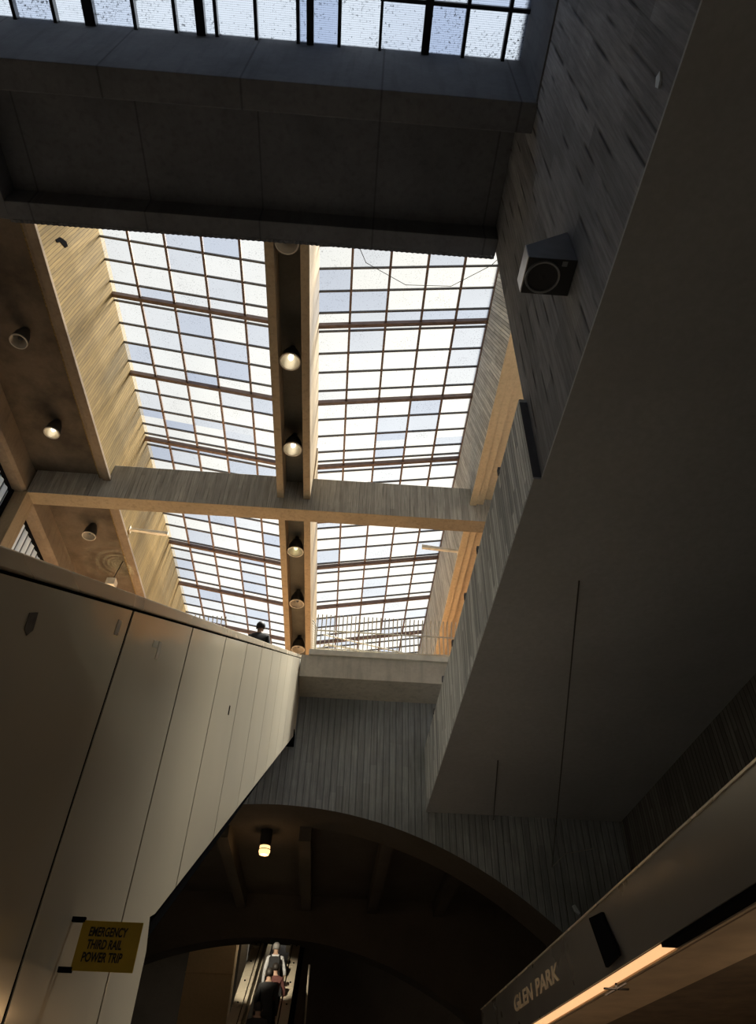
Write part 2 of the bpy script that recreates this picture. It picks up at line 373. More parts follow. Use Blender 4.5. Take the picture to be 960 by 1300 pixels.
# arched wall under the landing
def arch_wall(x0, x1, y0, y1, ztop, cx, cz, R, xa, xb, n=48):
    pts = []
    for i in range(n+1):
        x = xa+(xb-xa)*i/n; pts.append((x, cz+math.sqrt(max(R*R-(x-cx)**2, 0))))
    poly = [(x0, ztop), (x0, FLOOR), (xa, FLOOR)] + pts + [(xb, FLOOR), (x1, FLOOR), (x1, ztop)]
    mb = MB()
    n2 = len(pts)
    for (p, q) in zip(pts[:-1], pts[1:]):
        mb.add([(p[0], y0, p[1]), (q[0], y0, q[1]), (q[0], y0, ztop), (p[0], y0, ztop)], [(0, 1, 2, 3)])
        mb.add([(p[0], y1, p[1]), (q[0], y1, q[1]), (q[0], y1, ztop), (p[0], y1, ztop)], [(3, 2, 1, 0)])
        mb.add([(p[0], y0, p[1]), (q[0], y0, q[1]), (q[0], y1, q[1]), (p[0], y1, p[1])], [(3, 2, 1, 0)])
        mb.add([(p[0], y0, ztop), (q[0], y0, ztop), (q[0], y1, ztop), (p[0], y1, ztop)], [(0, 1, 2, 3)])
    mb.box(x0, xa, y0, y1, FLOOR, ztop); mb.box(xb, x1, y0, y1, FLOOR, ztop)
    return mb
struct('wall_back', arch_wall(-9.4, 6.2, YB, 16.2, 7.87, -1.2, -3.3, 8.7, -8.2, 5.9), M['board_back'], 'grey board-marked concrete wall with a shallow arch beneath the landing slab', 'wall')
struct('wall_arch', arch_wall(-9.4, 6.2, 22.0, 22.8, 5.9, -1.5, -5.2, 9.6, -8.0, 5.8), M['vault'], 'second dark arch framing the far escalator', 'wall')
struct('ceiling_vault', MB().box(-9.4, 6.2, 16.2, 22.0, 5.45, 5.9), M['vault'], 'dim ribbed ceiling between the two arches, lit by one lamp', 'ceiling')
for i, x in enumerate((-2.42, -.62, 1.2, 3.05, 4.8)):
    struct('trim_%d' % (i+1), MB().box(x-.13, x+.13, 16.2, 22.0, 5.08, 5.45), M['vault'],
           'concrete rib of the dim ceiling, %s' % ('left of the lit lamp', 'just right of the lit lamp', 'second rib to the right of the lit lamp', 'third rib to the right of the lit lamp', 'rib nearest the dark right wall')[i], 'ceiling rib')
struct('ceiling_concourse', MB().box(-9.4, 6.2, 22.8, 34, 6.6, 6.9), M['vault'], 'dark ceiling beyond the second arch', 'ceiling')
struct('wall_far_end', MB().box(-9.4, 6.2, 31, 31.3, FLOOR, 6.6), M['vault'], 'dark wall behind the far escalator', 'wall')
struct('wall_concourse_left', MB().box(-9.5, -9.2, -8, 34, FLOOR, 7.8), M['vault'], 'dark lower wall hidden behind the steel escalator', 'wall')
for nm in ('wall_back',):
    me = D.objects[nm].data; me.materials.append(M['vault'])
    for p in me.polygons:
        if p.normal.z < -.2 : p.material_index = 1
# landing slab edge
sl = struct('trim_6', MB().box(-1.0, 6.3, 14.06, 16.2, 7.87, 8.42), M['slab'], 'weathered concrete slab edge of the landing below the hoop fence', 'slab edge', .01)
struct('trim_12', MB().box(-9.3, -2.85, 14.06, 16.2, 7.9, 8.54), M['slab'], 'landing slab on the far side of the steel escalator', 'slab')
tag(obj('curb', MB().box(-.83, 6.3, 14.02, 14.3, 8.42, 8.56), M['curb'], None, .012), 'pale painted curb the hoop fence stands on', 'curb', kind='structure')
# upper walls and ceilings of the skylit hall
struct('wall_well_left', MB().box(-7.15, -6.86, Y0, YE, 13.7, 17.1), M['board_warm'], 'sunlit yellow board-marked wall left of the skylights', 'wall')
struct('wall_well_right', MB().box(3.3, 3.6, Y0, YE, 13.66, 17.1), M['board_grey'], 'pale grey board-marked wall right of the skylights', 'wall')
struct('trim_7', MB().box(-7.02, -6.82, Y0, YE, 13.62, 13.72).box(-7.12, -7.02, Y0, YE, 13.69, 13.85), M['beam_dark'], 'tan concrete lip along the foot of the sunlit yellow wall', 'ledge', .01)
struct('trim_8', MB().box(3.24, 3.42, Y0, YE, 13.58, 13.68).box(3.42, 3.62, Y0, YE, 13.64, 13.8), M['beam_lit'], 'tan concrete lip along the foot of the grey skylight wall', 'ledge', .01)
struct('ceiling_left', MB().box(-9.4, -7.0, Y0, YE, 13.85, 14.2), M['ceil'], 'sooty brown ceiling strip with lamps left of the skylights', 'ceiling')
struct('ceiling_right', MB().box(3.6, 9.4, Y0, YE, 13.85, 14.2), M['beam_lit'], 'tan ceiling strip right of the skylights above the bridge', 'ceiling')
struct('trim_9', MB().prism([(-9.4, 12.98), (-8.98, 12.98), (-8.9, 13.06), (-8.97, 13.86), (-9.4, 13.86)], 'Y', Y0, YE), M['beam_dark'], 'brown edge beam with bolt holes above the corrugated panels', 'edge beam', .01)
struct('wall_left', MB().box(-9.9, -9.6, Y0, 33, 7.8, 11.2), M['slab'], 'concrete parapet under the corrugated side panels', 'wall')
struct('wall_upper_right', MB().box(9.1, 9.4, -6, YE, 5.4, 10.6).box(9.1, 9.4, -6, YE, 13.0, 14), M['beam'], 'concrete wall at the far side of the bridge', 'wall')
struct('wall_upper_end', MB().box(-9.6, 9.4, YE, YE+.3, ZL-.4, 9.2).box(-9.6, 9.4, YE, YE+.3, 13.6, 17.3).box(-9.6, -8.6, YE, YE+.3, 9.2, 13.6).box(8.4, 9.4, YE, YE+.3, 9.2, 13.6), M['slab'], 'end wall of the skylit hall, opened up to let in extra daylight', 'wall')  # opening added as an extra source of daylight
struct('wall_upper_front', MB().box(-9.6, 9.4, 5.08, Y0-.04, 11.72, 17.3), M['slab'], 'wall above the dark box beam', 'wall')
struct('wall_near_left', MB().box(-9.6, -9.3, -8, Y0, 7.8, 12), M['vault'], 'near left wall beside the dark box beam', 'wall')
struct('wall_behind', MB().box(-9.6, 9.4, -8.3, -8, FLOOR, 12), M['vault'], 'wall behind the viewer', 'wall')
# corrugated side panels, one per bay
def corrugated(y0, y1):
    mb = MB(); n = int((y1-y0)/.022); vs = []
    for i in range(n+1):
        y = y0+(y1-y0)*i/n; x = -9.36+.09*abs(math.sin((y-y0)*math.pi/.3))
        vs += [(x, y, 11.0), (x, y, 13.0), (x-.012, y, 11.0), (x-.012, y, 13.0)]
    fs = []
    for i in range(n):
        a = i*4; b = a+4
        fs += [(a, b, b+1, a+1), (a+3, b+3, b+2, a+2), (a+1, b+1, b+3, a+3), (a+2, b+2, b, a)]
    return mb.add(vs, fs)
for k, (y0, y1) in enumerate(((Y0, 14.15), (14.7, 23.5))):
    w = thing('window_%d' % (k+5), (-9.33, y0, 11.0), ('pale corrugated translucent side panel left of the concrete post' if k == 0 else 'pale corrugated translucent side panel right of the concrete post'), 'corrugated panel', kind='structure')
    obj('corrugated_sheet', corrugated(y0, y1), M['corr'], w, smooth=True)
    obj('clip_strip', MB().box(-9.3, -9.24, y0, y1, 12.88, 12.98), M['black'], w)
    if k == 0: obj('frame', MB().box(-9.32, -9.2, y1-.06, y1, 11.0, 12.98), M['black'], w)

# ------------------------------------------------------------------ beams
struct('box_beam', MB().prism([(2.83, 11.72), (2.83, 9.84), (3.2, 9.84), (3.2, 11.1), (5.04, 11.1), (5.04, 10.68), (5.33, 10.68), (5.33, 11.72)], 'X', -5.72, 1.99)
       .box(-5.95, -5.72, 2.83, 5.33, 10.68, 11.72), M['darkbeam'], 'dark concrete box beam crossing the top of the view', 'beam', .015)
def scallop():
    mb = MB(); n = 560; vs = []
    for i in range(n+1):
        x = -5.7+7.68*i/n; z = 10.672+.008*math.sin(x*2*math.pi/.085)
        vs += [(x, 5.325, z), (x, 5.375, z), (x, 5.325, z+.012), (x, 5.375, z+.012)]
    fs = []
    for i in range(n):
        a = i*4; b = a+4; fs += [(a, b, b+1, a+1), (a+2, a+3, b+3, b+2), (a+1, b+1, b+3, a+3), (a, a+2, b+2, b)]
    return mb.add(vs, fs)
tag(obj('wavy_trim', scallop(), M['darkbeam']), 'thin wavy metal edging under the dark box beam', 'trim', kind='structure')
struct('cross_beam', MB().box(-8.9, 6.2, 14.18, 14.66, 13.0, 14.24), M['beam_face'], 'stained concrete cross beam spanning the hall between the skylight bays', 'beam', .012)
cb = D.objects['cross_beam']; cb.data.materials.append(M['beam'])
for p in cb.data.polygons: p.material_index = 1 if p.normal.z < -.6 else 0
struct('gutter_beam', MB().box(-2.17, -1.98, Y0, 14.2, 13.4, 16.05), M['beam'], 'left tan side beam of the lamp gutter, near bay', 'beam', .012)
struct('gutter_beam', MB().box(-1.44, -1.25, Y0, 14.2, 13.4, 16.05), M['beam'], 'right tan side beam of the lamp gutter, near bay', 'beam', .012)
struct('gutter_beam', MB().box(-2.17, -1.98, 14.64, YE, 13.4, 16.05), M['beam'], 'left tan side beam of the lamp gutter, beyond the cross beam', 'beam', .012)
struct('gutter_beam', MB().box(-1.44, -1.25, 14.64, YE, 13.4, 16.05), M['beam'], 'right tan side beam of the lamp gutter, beyond the cross beam', 'beam', .012)
struct('ceiling_gutter', MB().box(-2.0, -1.42, Y0, YE, 14.05, 14.4), M['slot'], 'dark slot between the two gutter beams', 'ceiling')
struct('column', MB().box(-9.22, -8.86, 14.16, 14.7, 7.8, 13.02), M['beam'], 'concrete post between the corrugated side panels', 'column', .012)
# parapet along the bridge
pw = struct('parapet', MB().box(1.90, 2.2, 5.18, YB, 5.43, 6.8), M['board_parapet'], 'blue-grey board-marked bridge parapet running into the distance', 'parapet', .012)
for y in (6.44, 8.1, 9.3, 10.72, 12.0, 13.33):
    obj('bracket', MB().box(1.885, 1.96, y-.05, y+.02, 6.76, 6.87), M['darkbeam'], pw, .006)

obj('end_shade_strip', MB().box(1.897, 1.992, 5.165, 5.179, 5.43, 6.72), M['darkbeam'], pw)  # dark strip painting the shade on the parapet's near end face
# ------------------------------------------------------------------ skylights
def panes(xs, ys, zf, parent, m):
    mb = MB(); vals = []
    for x0, x1 in zip(xs[:-1], xs[1:]):
        for y0, y1 in zip(ys[:-1], ys[1:]):
            mb.add([(x0,y0,zf(x0)),(x1,y0,zf(x1)),(x1,y1,zf(x1)),(x0,y1,zf(x0)),(x0,y0,zf(x0)+.01),(x1,y0,zf(x1)+.01),(x1,y1,zf(x1)+.01),(x0,y1,zf(x0)+.01)],
                   [(3,2,1,0),(4,5,6,7)]); vals += [random.random()]*2
    off = base(parent); me = D.meshes.new('glass'); me.from_pydata([tuple(Vector(v)-off) for v in mb.v], [], mb.f); me.update()
    at = me.attributes.new('pane', 'FLOAT', 'FACE'); at.data.foreach_set('value', vals)
    me.materials.append(m); o = D.objects.new('glass', me); C.objects.link(o); o.parent = parent; return o
def skylight(name, label, xa, za, xb, zb, y0, y1, mulls, rails, bars, edge):
    w = thing(name, (xa, y0, za), label, 'skylight', kind='structure')
    def zx(x): return za+(zb-za)*(x-xa)/(xb-xa)
    ys = sorted([y0, y1]+[y for y in list(rails)+list(bars) if y0 < y < y1])
    panes(sorted([xa, xb]+list(mulls)), ys, lambda x: zx(x)+.03, w, M['glass_main'])
    def cross(nm, y, wd, dp, mt=None):
        mb = MB(); mb.prism([(xa, za-dp), (xb, zb-dp), (xb, zb+.028), (xa, za+.028)], 'Y', y-wd/2, y+wd/2); obj(nm, mb, mt or M['bronze'], w)
    for x in mulls: obj('mullion', MB().box(x-.03, x+.03, y0, y1, zx(x)-.05, zx(x)+.028), M['bronze'], w)
    obj('frame', MB().box(edge-.03, edge+.03, y0, y1, zx(edge)-.08, zx(edge)+.028), M['bronze'], w)
    for y in rails:
        if y0 < y < y1: cross('rail', y, .10, .11)
    for y in bars:
        if y0 < y < y1 and min(abs(y-r) for r in rails) > .09: cross('glazing_bar', y, .042, .03, M['bar_grey'])
    return w
rails = [10.26+2.57*k for k in range(-2, 8)]
bars = [5.6, 6.2, 6.83, 7.45, 8.06, 8.66, 9.28, 9.9, 10.46, 11.16, 11.79, 12.43, 13.5, 14.15, 14.8, 15.2, 15.68, 16.3, 16.95, 17.55, 18.4, 19.0, 19.6, 20.38, 20.95, 21.53, 22.15, 22.8, 23.95, 24.6, 25.2, 26.2, 26.8, 27.4, 28.0, 28.7, 29.3]
ML = [-6.08, -5.13, -4.17, -3.21]; MR = [-.45, .503, 1.45, 2.39]
for k, (y0, y1, nm) in enumerate(((Y0, 14.5, 'near bay, before the cross beam'), (14.5, YE, 'far bay, beyond the cross beam'))):
    skylight('window_%d' % (2*k+1), 'bronze-barred skylight left of the lamp gutter, '+nm, -6.98, 16.85, -2.15, 16.02, y0, y1, ML, rails, bars, -6.93)
    skylight('window_%d' % (2*k+2), 'bronze-barred skylight right of the lamp gutter, '+nm, -1.27, 16.02, 3.4, 16.9, y0, y1, MR, rails, bars, 3.3)
struct('trim_13', MB().box(1.97, 2.0, -.4, 2.84, 9.9, 11.68), M['darkbeam'], 'dark side curb between the wired-glass skylight and the concrete wall', 'curb')
# front skylight above the viewer
w = thing('window_7', (0, 0, 11.68), 'wired-glass skylight with dark bars at the top edge of the view', 'skylight', kind='structure')
struct('ceiling_near', MB().box(-9.4, 2.35, -8, -.4, 11.6, 11.95), M['vault'], 'unseen roof slab added above the viewer to block daylight', 'ceiling')  # slab added to cut the daylight reaching the near part
panes([-9, -8.1, -7.5, -6.9, -6.3, -5.75, -5.2, -4.64, -4.15, -3.52, -2.95, -2.38, -1.82, -1.23, -.65, -.07, .58, 1.12, 1.7, 2.05], [-.4, .9, 2.22, 2.9], lambda x: 11.68, w, M['glass_front'])
for x, wd in ((-8.1, .05), (-7.5, .05), (-6.9, .12), (-6.3, .05), (-5.75, .05), (-5.2, .05), (-4.64, .05), (-4.15, .15), (-3.52, .05), (-2.95, .05), (-2.6, .13), (-2.38, .05), (-1.82, .05), (-1.23, .05), (-1.06, .10), (-.65, .05), (-.07, .04), (.58, .11), (1.12, .05), (1.7, .05)):
    obj('mullion', MB().box(x-wd/2, x+wd/2, -.4, 2.85, 11.56, 11.67), M['bronze_dark'], w)
for y in (2.22,):
    obj('rail', MB().box(-.1, 2.0, y-.025, y+.025, 11.58, 11.66), M['bronze_dark'], w)

# ------------------------------------------------------------------ stainless escalator on the left
SL = .5735
def ztop(y): return 1.28+SL*(y-1.63)
XS = -1.02
es = thing('escalator', (XS, 4.0, FLOOR), 'tall stainless steel clad escalator rising from lower left to the landing', 'escalator')
seams = [1.68-2*1.175, 1.68-1.175, 1.68]+[1.68+1.172*k for k in range(1, 12)]+[15.05]
def zbot(y): return max(FLOOR, ztop(y)-2.02)
for a, b in zip(seams[:-1], seams[1:]):
    g = .011 if a > 3 else .014
    a2, b2 = a+g, b-g
    ys = sorted({a2, b2} | ({4.72} if a2 < 4.72 < b2 else set()))
    if a2 >= 4.7: poly = [(a2, ztop(a2)-2.02), (b2, ztop(b2)-2.02), (b2, ztop(b2)-.090), (a2, ztop(a2)-.090)]
    elif b2 <= 4.72: poly = [(a2, FLOOR), (b2, FLOOR), (b2, ztop(b2)-.090), (a2, ztop(a2)-.090)]
    else: poly = [(a2, FLOOR), (4.72, FLOOR), (4.72, .85), (4.62, 1.0), (4.74, ztop(4.74)-2.02), (b2, ztop(b2)-2.02), (b2, ztop(b2)-.090), (a2, ztop(a2)-.090)]
    obj('cladding_panel', MB().prism(poly, 'X', XS-.006, XS), M['steel'], es, .0012, at=(XS, a, ztop(a)-2))
obj('truss', MB().prism([(-.7, FLOOR), (4.7, FLOOR), (4.7, .9), (15.0, ztop(15.0)-1.98), (15.0, ztop(15)-.06), (-.7, ztop(-.7)-.06)], 'X', XS-.12, XS-.010), M['black'], es)
obj('cap_rail', MB().prism([(-.7, ztop(-.7)-.075), (15.06, ztop(15.06)-.075), (15.06, ztop(15.06)), (-.7, ztop(-.7))], 'X', XS-.16, XS+.006), M['steel_cap'], es, .006)
obj('soffit_panel', MB().prism([(4.75, ztop(4.75)-1.98), (15, ztop(15)-1.98), (15, ztop(15)-1.9), (4.75, ztop(4.75)-1.9)], 'X', -2.75, XS-.12), M['steel_dim'], es)
obj('end_plate', MB().prism([(14.98, ztop(15)-2.0), (15.06, ztop(15)-2.0), (15.06, ztop(15)-.1), (14.98, ztop(15)-.1)], 'X', XS-.5, XS+.01), M['steel_dim'], es)
obj('support_bracket', MB().box(XS-.3, XS+.02, 14.7, 15.0, ztop(15)-2.3, ztop(15)-2.02), M['black'], es, .01)
obj('far_side', MB().prism([(-.7, FLOOR), (4.7, FLOOR), (4.7, .9), (15.0, ztop(15.0)-1.98), (15.0, ztop(15)), (-.7, ztop(-.7))], 'X', -2.8, -2.75), M['steel_dim'], es)
st = MB(); y = 1.0
poly = []
while y < 14.4:
    poly += [(y, ztop(y)-1.05), (y, ztop(y)-1.05+.23)]; y += .4
poly += [(y, poly[-1][1]), (y, ztop(y)-1.6), (1.0, ztop(1.0)-1.6)]
obj('step_band', MB().prism(poly, 'X', -2.6, XS-.2), M['black'], es)
for x in (XS-.28, -2.6):
    obj('handrail', MB().tube([(x, yy, ztop(yy)-.05) for yy in (0., 5, 10, 14.6)], .035), M['black'], es)
# blemishes on the cladding
def plate(yz, x0=XS-.001, x1=XS+.0025): return MB().prism(yz, 'X', x0, x1)
obj('sticker_residue', plate([(1.945, 1.26), (1.995, 1.295), (2.005, 1.26), (2.01, 1.235), (1.985, 1.20), (1.955, 1.205)]), M['residue'], es)
obj('tape_scrap', plate([(2.70, 1.74), (2.745, 1.765), (2.745, 1.685), (2.70, 1.665)]), M['tape'], es)
obj('tape_scrap', plate([(3.28, 2.00), (3.36, 2.045), (3.36, 2.0), (3.28, 1.96)]), M['tape'], es)
obj('tape_scrap', plate([(3.38, 2.05), (3.43, 2.08), (3.43, 1.97), (3.38, 1.945)]), M['tape'], es)
obj('screw', plate([(5.96, 3.0), (6.01, 3.02), (6.01, 2.93), (5.96, 2.91)]), M['black'], es)

# emergency sign on a flag bracket
SY = 3.25
sg = thing('emergency_sign', (-.975, SY, .515), 'yellow EMERGENCY THIRD RAIL POWER TRIP sign bracketed to the steel cladding', 'sign')
pt = obj('plate', MB().box(-.975, -.737, SY, SY+.006, .512, .682), M['sign_yellow'], sg, .002)
for z in (.505, .675): obj('bracket', MB().box(XS, -.968, SY-.004, SY+.012, z, z+.018), M['black'], sg)
for i, (s, wdt, x) in enumerate((('EMERGENCY', .150, -.940), ('THIRD RAIL', .135, -.936), ('POWER TRIP', .155, -.944))):
    text('lettering', s, .044, M['sign_black'], pt, (x, SY-.001, .629-.043*i), (1, 0, 0), (0, 0, 1), wdt, .001, .0012, .1)

# ------------------------------------------------------------------ station fascia with GLEN PARK on the right
fa = thing('sign_fascia', (3.0, 8, 1.53), 'long dark stainless fascia lettered GLEN PARK at lower right', 'sign fascia')
prof = [(3.0, 2.17), (2.992, 2.05), (2.995, 1.9), (3.01, 1.7), (3.03, 1.535), (3.06, 1.535), (3.06, 2.17)]
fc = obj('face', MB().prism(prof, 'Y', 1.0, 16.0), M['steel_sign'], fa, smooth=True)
obj('top_edge', MB().box(2.985, 3.06, 1.0, 16.0, 2.17, 2.19), M['steel_cap'], fa)
text('lettering', 'GLEN', .275, M['letter'], fc, (2.990, 13.15, 1.775), (0, -1, 0), (.03, 0, 1), 1.22, .006, .006)
text('lettering', 'PARK', .275, M['letter'], fc, (2.990, 11.70, 1.775), (0, -1, 0), (.03, 0, 1), 1.25, .006, .006)
cn = thing('canopy', (3.1, 8, 1.5), 'tan underside of the platform canopy behind the fascia', 'canopy', kind='structure')
obj('soffit_panel', MB().box(3.27, 3.95, 1.0, 16, 1.5, 1.56), M['tan'], cn)
obj('edge_rail', MB().box(3.19, 3.225, 1.0, 16, 1.49, 1.54), M['tan'], cn)
obj('backing', MB().box(3.06, 6.04, 1.0, 16, 1.62, 2.1), M['brown'], cn)
obj('inner_beam', MB().box(3.95, 6.04, 1.0, 16, 1.53, 1.64), M['brown'], cn)
obj('cover_strip', MB().box(3.045, 3.185, 1.0, 7.2, 1.50, 1.56), M['black'], cn)
lf = thing('strip_light', (3.11, 7.25, 1.5), 'glowing warm strip light under the fascia', 'strip light')
obj('lens', MB().box(3.05, 3.175, 7.22, 13.5, 1.50, 1.53), M['tube_light'], lf)
obj('housing', MB().box(3.045, 3.18, 7.2, 13.55, 1.53, 1.6), M['brown'], lf)
li = D.objects.new('strip_light_glow', D.lights.new('strip_light_glow', 'AREA')); C.objects.link(li); li.parent = lf
li.data.shape = 'RECTANGLE'; li.data.size = .12; li.data.size_y = 6.2; li.data.energy = 95; li.data.color = (1, .66, .36); li.location = (0, 3.1, -.02)
obj('bracket', MB().box(3.03, 3.3, 8.9, 8.94, 1.44, 1.455).box(3.16, 3.175, 8.6, 9.3, 1.44, 1.455).box(3.16, 3.175, 8.9, 8.93, 1.45, 1.52), M['black'], lf)
tag(obj('black_slab', MB().prism([(8.85, 2.10), (8.40, 2.06), (8.10, 1.60), (8.55, 1.57)], 'X', 2.955, 2.99), M['black'], None, .01), 'thin black slab on the face of the stainless fascia', 'box')  # thin skewed black slab against the fascia

for lx, ly, ln, lab in ((-5.2, 9.0, 10.0, 'unseen housing of the fill lamp added under the left canopy'),):
    t = thing('strip_light', (lx, ly, 1.45), lab, 'strip light')  # made-up fitting that goes with the added fill lamp
    obj('housing', MB().box(lx-.16, lx+.16, ly-ln/2, ly+ln/2, 1.42, 1.5), M['white_rail'], t)
t = thing('fill_lamp_frame', (-1.6, 26, 6.5), 'unseen frame of the fill lamp added above the far escalator', 'lamp')
obj('frame', MB().box(-2.25, -.95, 23.95, 28.05, 6.48, 6.6), M['white_rail'], t)  # made-up frame round the added fill lamp
t = thing('fill_uplight', (4.9, 4.0, .95), 'unseen uplighter added to brighten the canopy underside, right of the view', 'fill_uplight')
obj('housing', MB().box(4.8, 5.0, 1.6, 7.6, .9, .97), M['brown'], t)  # unseen uplighter, added to brighten the tan soffit
for y in (1.9, 7.2): obj('hanger', MB().tube([(4.9, y, .95), (4.9, y, 1.56)], .01, 6), M['wire'], t)
li = D.objects.new('uplight_glow', D.lights.new('uplight_glow', 'AREA')); C.objects.link(li); li.parent = t; li.rotation_euler.x = math.pi
li.data.shape = 'RECTANGLE'; li.data.size = .12; li.data.size_y = 5.8; li.data.energy = 26; li.data.color = (1, .74, .46); li.location = (0, .6, .05)
t = thing('fill_spot', (-2.7, 15.6, 5.0), 'unseen spot added under the arch to brighten the far escalator', 'lamp')
obj('housing', MB().tube([(-2.74, 15.4, 5.06), (-2.68, 15.62, 4.99)], .07, 12), M['can'], t)  # made-up spot, added to light the escalator decks
obj('bracket', MB().tube([(-2.72, 15.5, 5.03), (-2.72, 15.5, 5.3)], .015, 6), M['can'], t)
li = D.objects.new('spot_glow', D.lights.new('spot_glow', 'SPOT')); C.objects.link(li); li.parent = t; li.location = (.03, .06, -.02)
li.data.energy = 1100; li.data.color = (1, .88, .66); li.data.spot_size = math.radians(23); li.data.spot_blend = .5; li.data.shadow_soft_size = .06
li.rotation_euler = (Vector((-2.67, 15.66, 4.98))-Vector((-1.4, 20.7, 3.1))).to_track_quat('Z', 'Y').to_euler()
struct('canopy_left', MB().box(-9.2, -4.4, -8, 15, 1.5, 1.8), M['vault'], 'left platform canopy hidden behind the steel escalator', 'canopy')

# ------------------------------------------------------------------ loudspeaker
sp = thing('loudspeaker', (1.99, 3.35, 6.5), 'wedge-shaped black and grey loudspeaker mounted on the dark concrete wall', 'loudspeaker')
zb = 6.37
obj('cabinet', MB().prism([(1.515, zb), (1.985, zb), (1.985, zb+.6), (1.515, zb+.24)], 'Y', 3.155, 3.53), M['spk_shell'], sp, .004)
obj('side_panel', MB().prism([(3.155, zb), (3.53, zb), (3.53, zb+.24), (3.155, zb+.24)], 'X', 1.505, 1.515), M['spk_side'], sp, .002)
obj('baffle', MB().box(1.515, 1.985, 3.155, 3.53, zb-.012, zb), M['spk_face'], sp)
cr = obj('cone_ring', MB().lathe([(.150, -.013), (.150, -.03), (.168, -.034), (.172, -.013)], (1.685, 3.345, zb)), M['spk_ring'], sp, smooth=True)
obj('cone', MB().lathe([(.150, -.014), (.06, -.006), (.0, -.018)], (1.685, 3.345, zb)), M['spk_face'], cr, smooth=True)
obj('name_plate', MB().box(1.845, 1.895, 3.17, 3.22, zb-.016, zb-.012), M['spk_ring'], sp)

# ------------------------------------------------------------------ lamps
def lamp(x, y, z, ceil, state, label, group, r=.235):
    """state: on / off / green"""
    t = thing('pendant_lamp', (x, y, z), label, 'lamp', group)
    obj('can', MB().lathe([(r, 0), (r*1.02, .02), (r*.92, .22), (r*.55, .42), (.07, .46), (.07, ceil-z), (0, ceil-z)], (x, y, z)), M['can'], t, smooth=True)
    rf = obj('reflector', MB().lathe([(r*.97, .0), (r*.85, .10), (r*.5, .25), (.05, .3), (0, .3)], (x, y, z)), M['reflector'] if state != 'off' else M['reflector_dull'], t, smooth=True)
    obj('rim', MB().lathe([(r*.94, 0), (r*1.06, 0), (r*1.06, -.03), (r*.94, -.03), (r*.94, 0)], (x, y, z)), M['reflector_dull'], t, smooth=True)
    b = {'on': M['bulb_on'], 'off': M['bulb_off'], 'green': M['lens_green']}[state]
    obj('bulb', MB().ball((x, y, z+.16), (.065, .065, .11)), b, rf, smooth=True)
    if state == 'on':
        li = D.objects.new('lamp_light', D.lights.new('lamp_light', 'POINT')); C.objects.link(li); li.parent = t
        li.location = (0, 0, .03); li.data.energy = .02; li.data.color = (1, .85, .6); li.data.shadow_soft_size = .04
    return t
k = 13.5/13.1
for y, s, lab in ((6.58, 'off', 'unlit pendant lamp in the gutter right under the dark box beam'), (9.38, 'on', 'lit pendant lamp in the gutter, nearer of the two glowing ones'),
                  (12.04, 'on', 'lit pendant lamp in the gutter, just in front of the cross beam'), (16.12, 'green', 'pale greenish pendant lamp in the gutter just behind the cross beam'),
                  (18.77, 'off', 'dim pendant lamp in the gutter, middle one beyond the cross beam'), (21.53, 'off', 'pendant lamp in the gutter lowest in view, above the steel escalator tip')):
    lamp(-1.715, y*k, 13.5, 14.05, s, lab, 'lamps in the gutter')
for x, y, s, lab in ((-7.86, 9.57, 'off', 'unlit lamp on the brown left ceiling, nearest the dark beam'), (-7.85, 12.31, 'on', 'bright lamp on the brown left ceiling before the cross beam'),
                     (-7.84, 16.36, 'off', 'unlit lamp on the brown left ceiling beyond the cross beam')):
    lamp(x, y, 13.4, 13.85, s, lab, 'lamps on the left ceiling', .19)
# ceiling lamp in the vault
t = thing('ceiling_lamp', (-1.51, 16.75, 5.05), 'glowing amber cylinder lamp on the dim ribbed ceiling', 'lamp')
obj('can', MB().lathe([(.0, .40), (.13, .40), (.13, .08), (.11, .06), (0, .06)], (-1.51, 16.75, 5.05)), M['can'], t, smooth=True)
obj('glass', MB().lathe([(0, .06), (.115, .06), (.125, -.06), (.10, -.12), (0, -.13)], (-1.51, 16.75, 5.05)), M['lens_warm'], t, smooth=True)
obj('guard', MB().tube([(-1.51+.135*math.cos(a*math.pi/8), 16.75+.135*math.sin(a*math.pi/8), 5.03) for a in range(17)], .008, 6), M['can'], t)
li = D.objects.new('lamp_light', D.lights.new('lamp_light', 'POINT')); C.objects.link(li); li.parent = t; li.location = (0, 0, -.2)
li.data.energy = 6; li.data.color = (1, .62, .28); li.data.shadow_soft_size = .1
# wall-washing fixture behind the escalator
t = thing('flood_lamp', (-7.5, 18.3, 13.1), 'pale green-white flood lamp below the left ceiling', 'lamp')
obj('housing', MB().box(-7.62, -7.34, 18.1, 18.4, 12.95, 13.2), M['white_rail'], t, .02)
obj('lens', MB().box(-7.58, -7.38, 18.14, 18.36, 13.2, 13.22), M['lens_green'], t)
obj('stem', MB().tube([(-7.48, 18.25, 13.2), (-7.3, 18.1, 13.87)], .015), M['can'], t)
li = D.objects.new('flood_light', D.lights.new('flood_light', 'POINT')); C.objects.link(li); li.parent = t; li.location = (.02, -.05, .3)
li.data.energy = 26; li.data.color = (.85, .85, .5); li.data.shadow_soft_size = .01
li.data.use_nodes = True; fn, fl = li.data.node_tree.nodes, li.data.node_tree.links      # prismatic lens throws ringed, dotted light
ft = N(fn, 'ShaderNodeTexCoord'); fs = N(fn, 'ShaderNodeSeparateXYZ'); fl.new(ft.outputs['Normal'], fs.inputs[0])
el_ = math_(fn, fl, 'ARCCOSINE', fs.outputs['Z']); az = math_(fn, fl, 'ARCTAN2', fs.outputs['Y'], fs.outputs['X'])
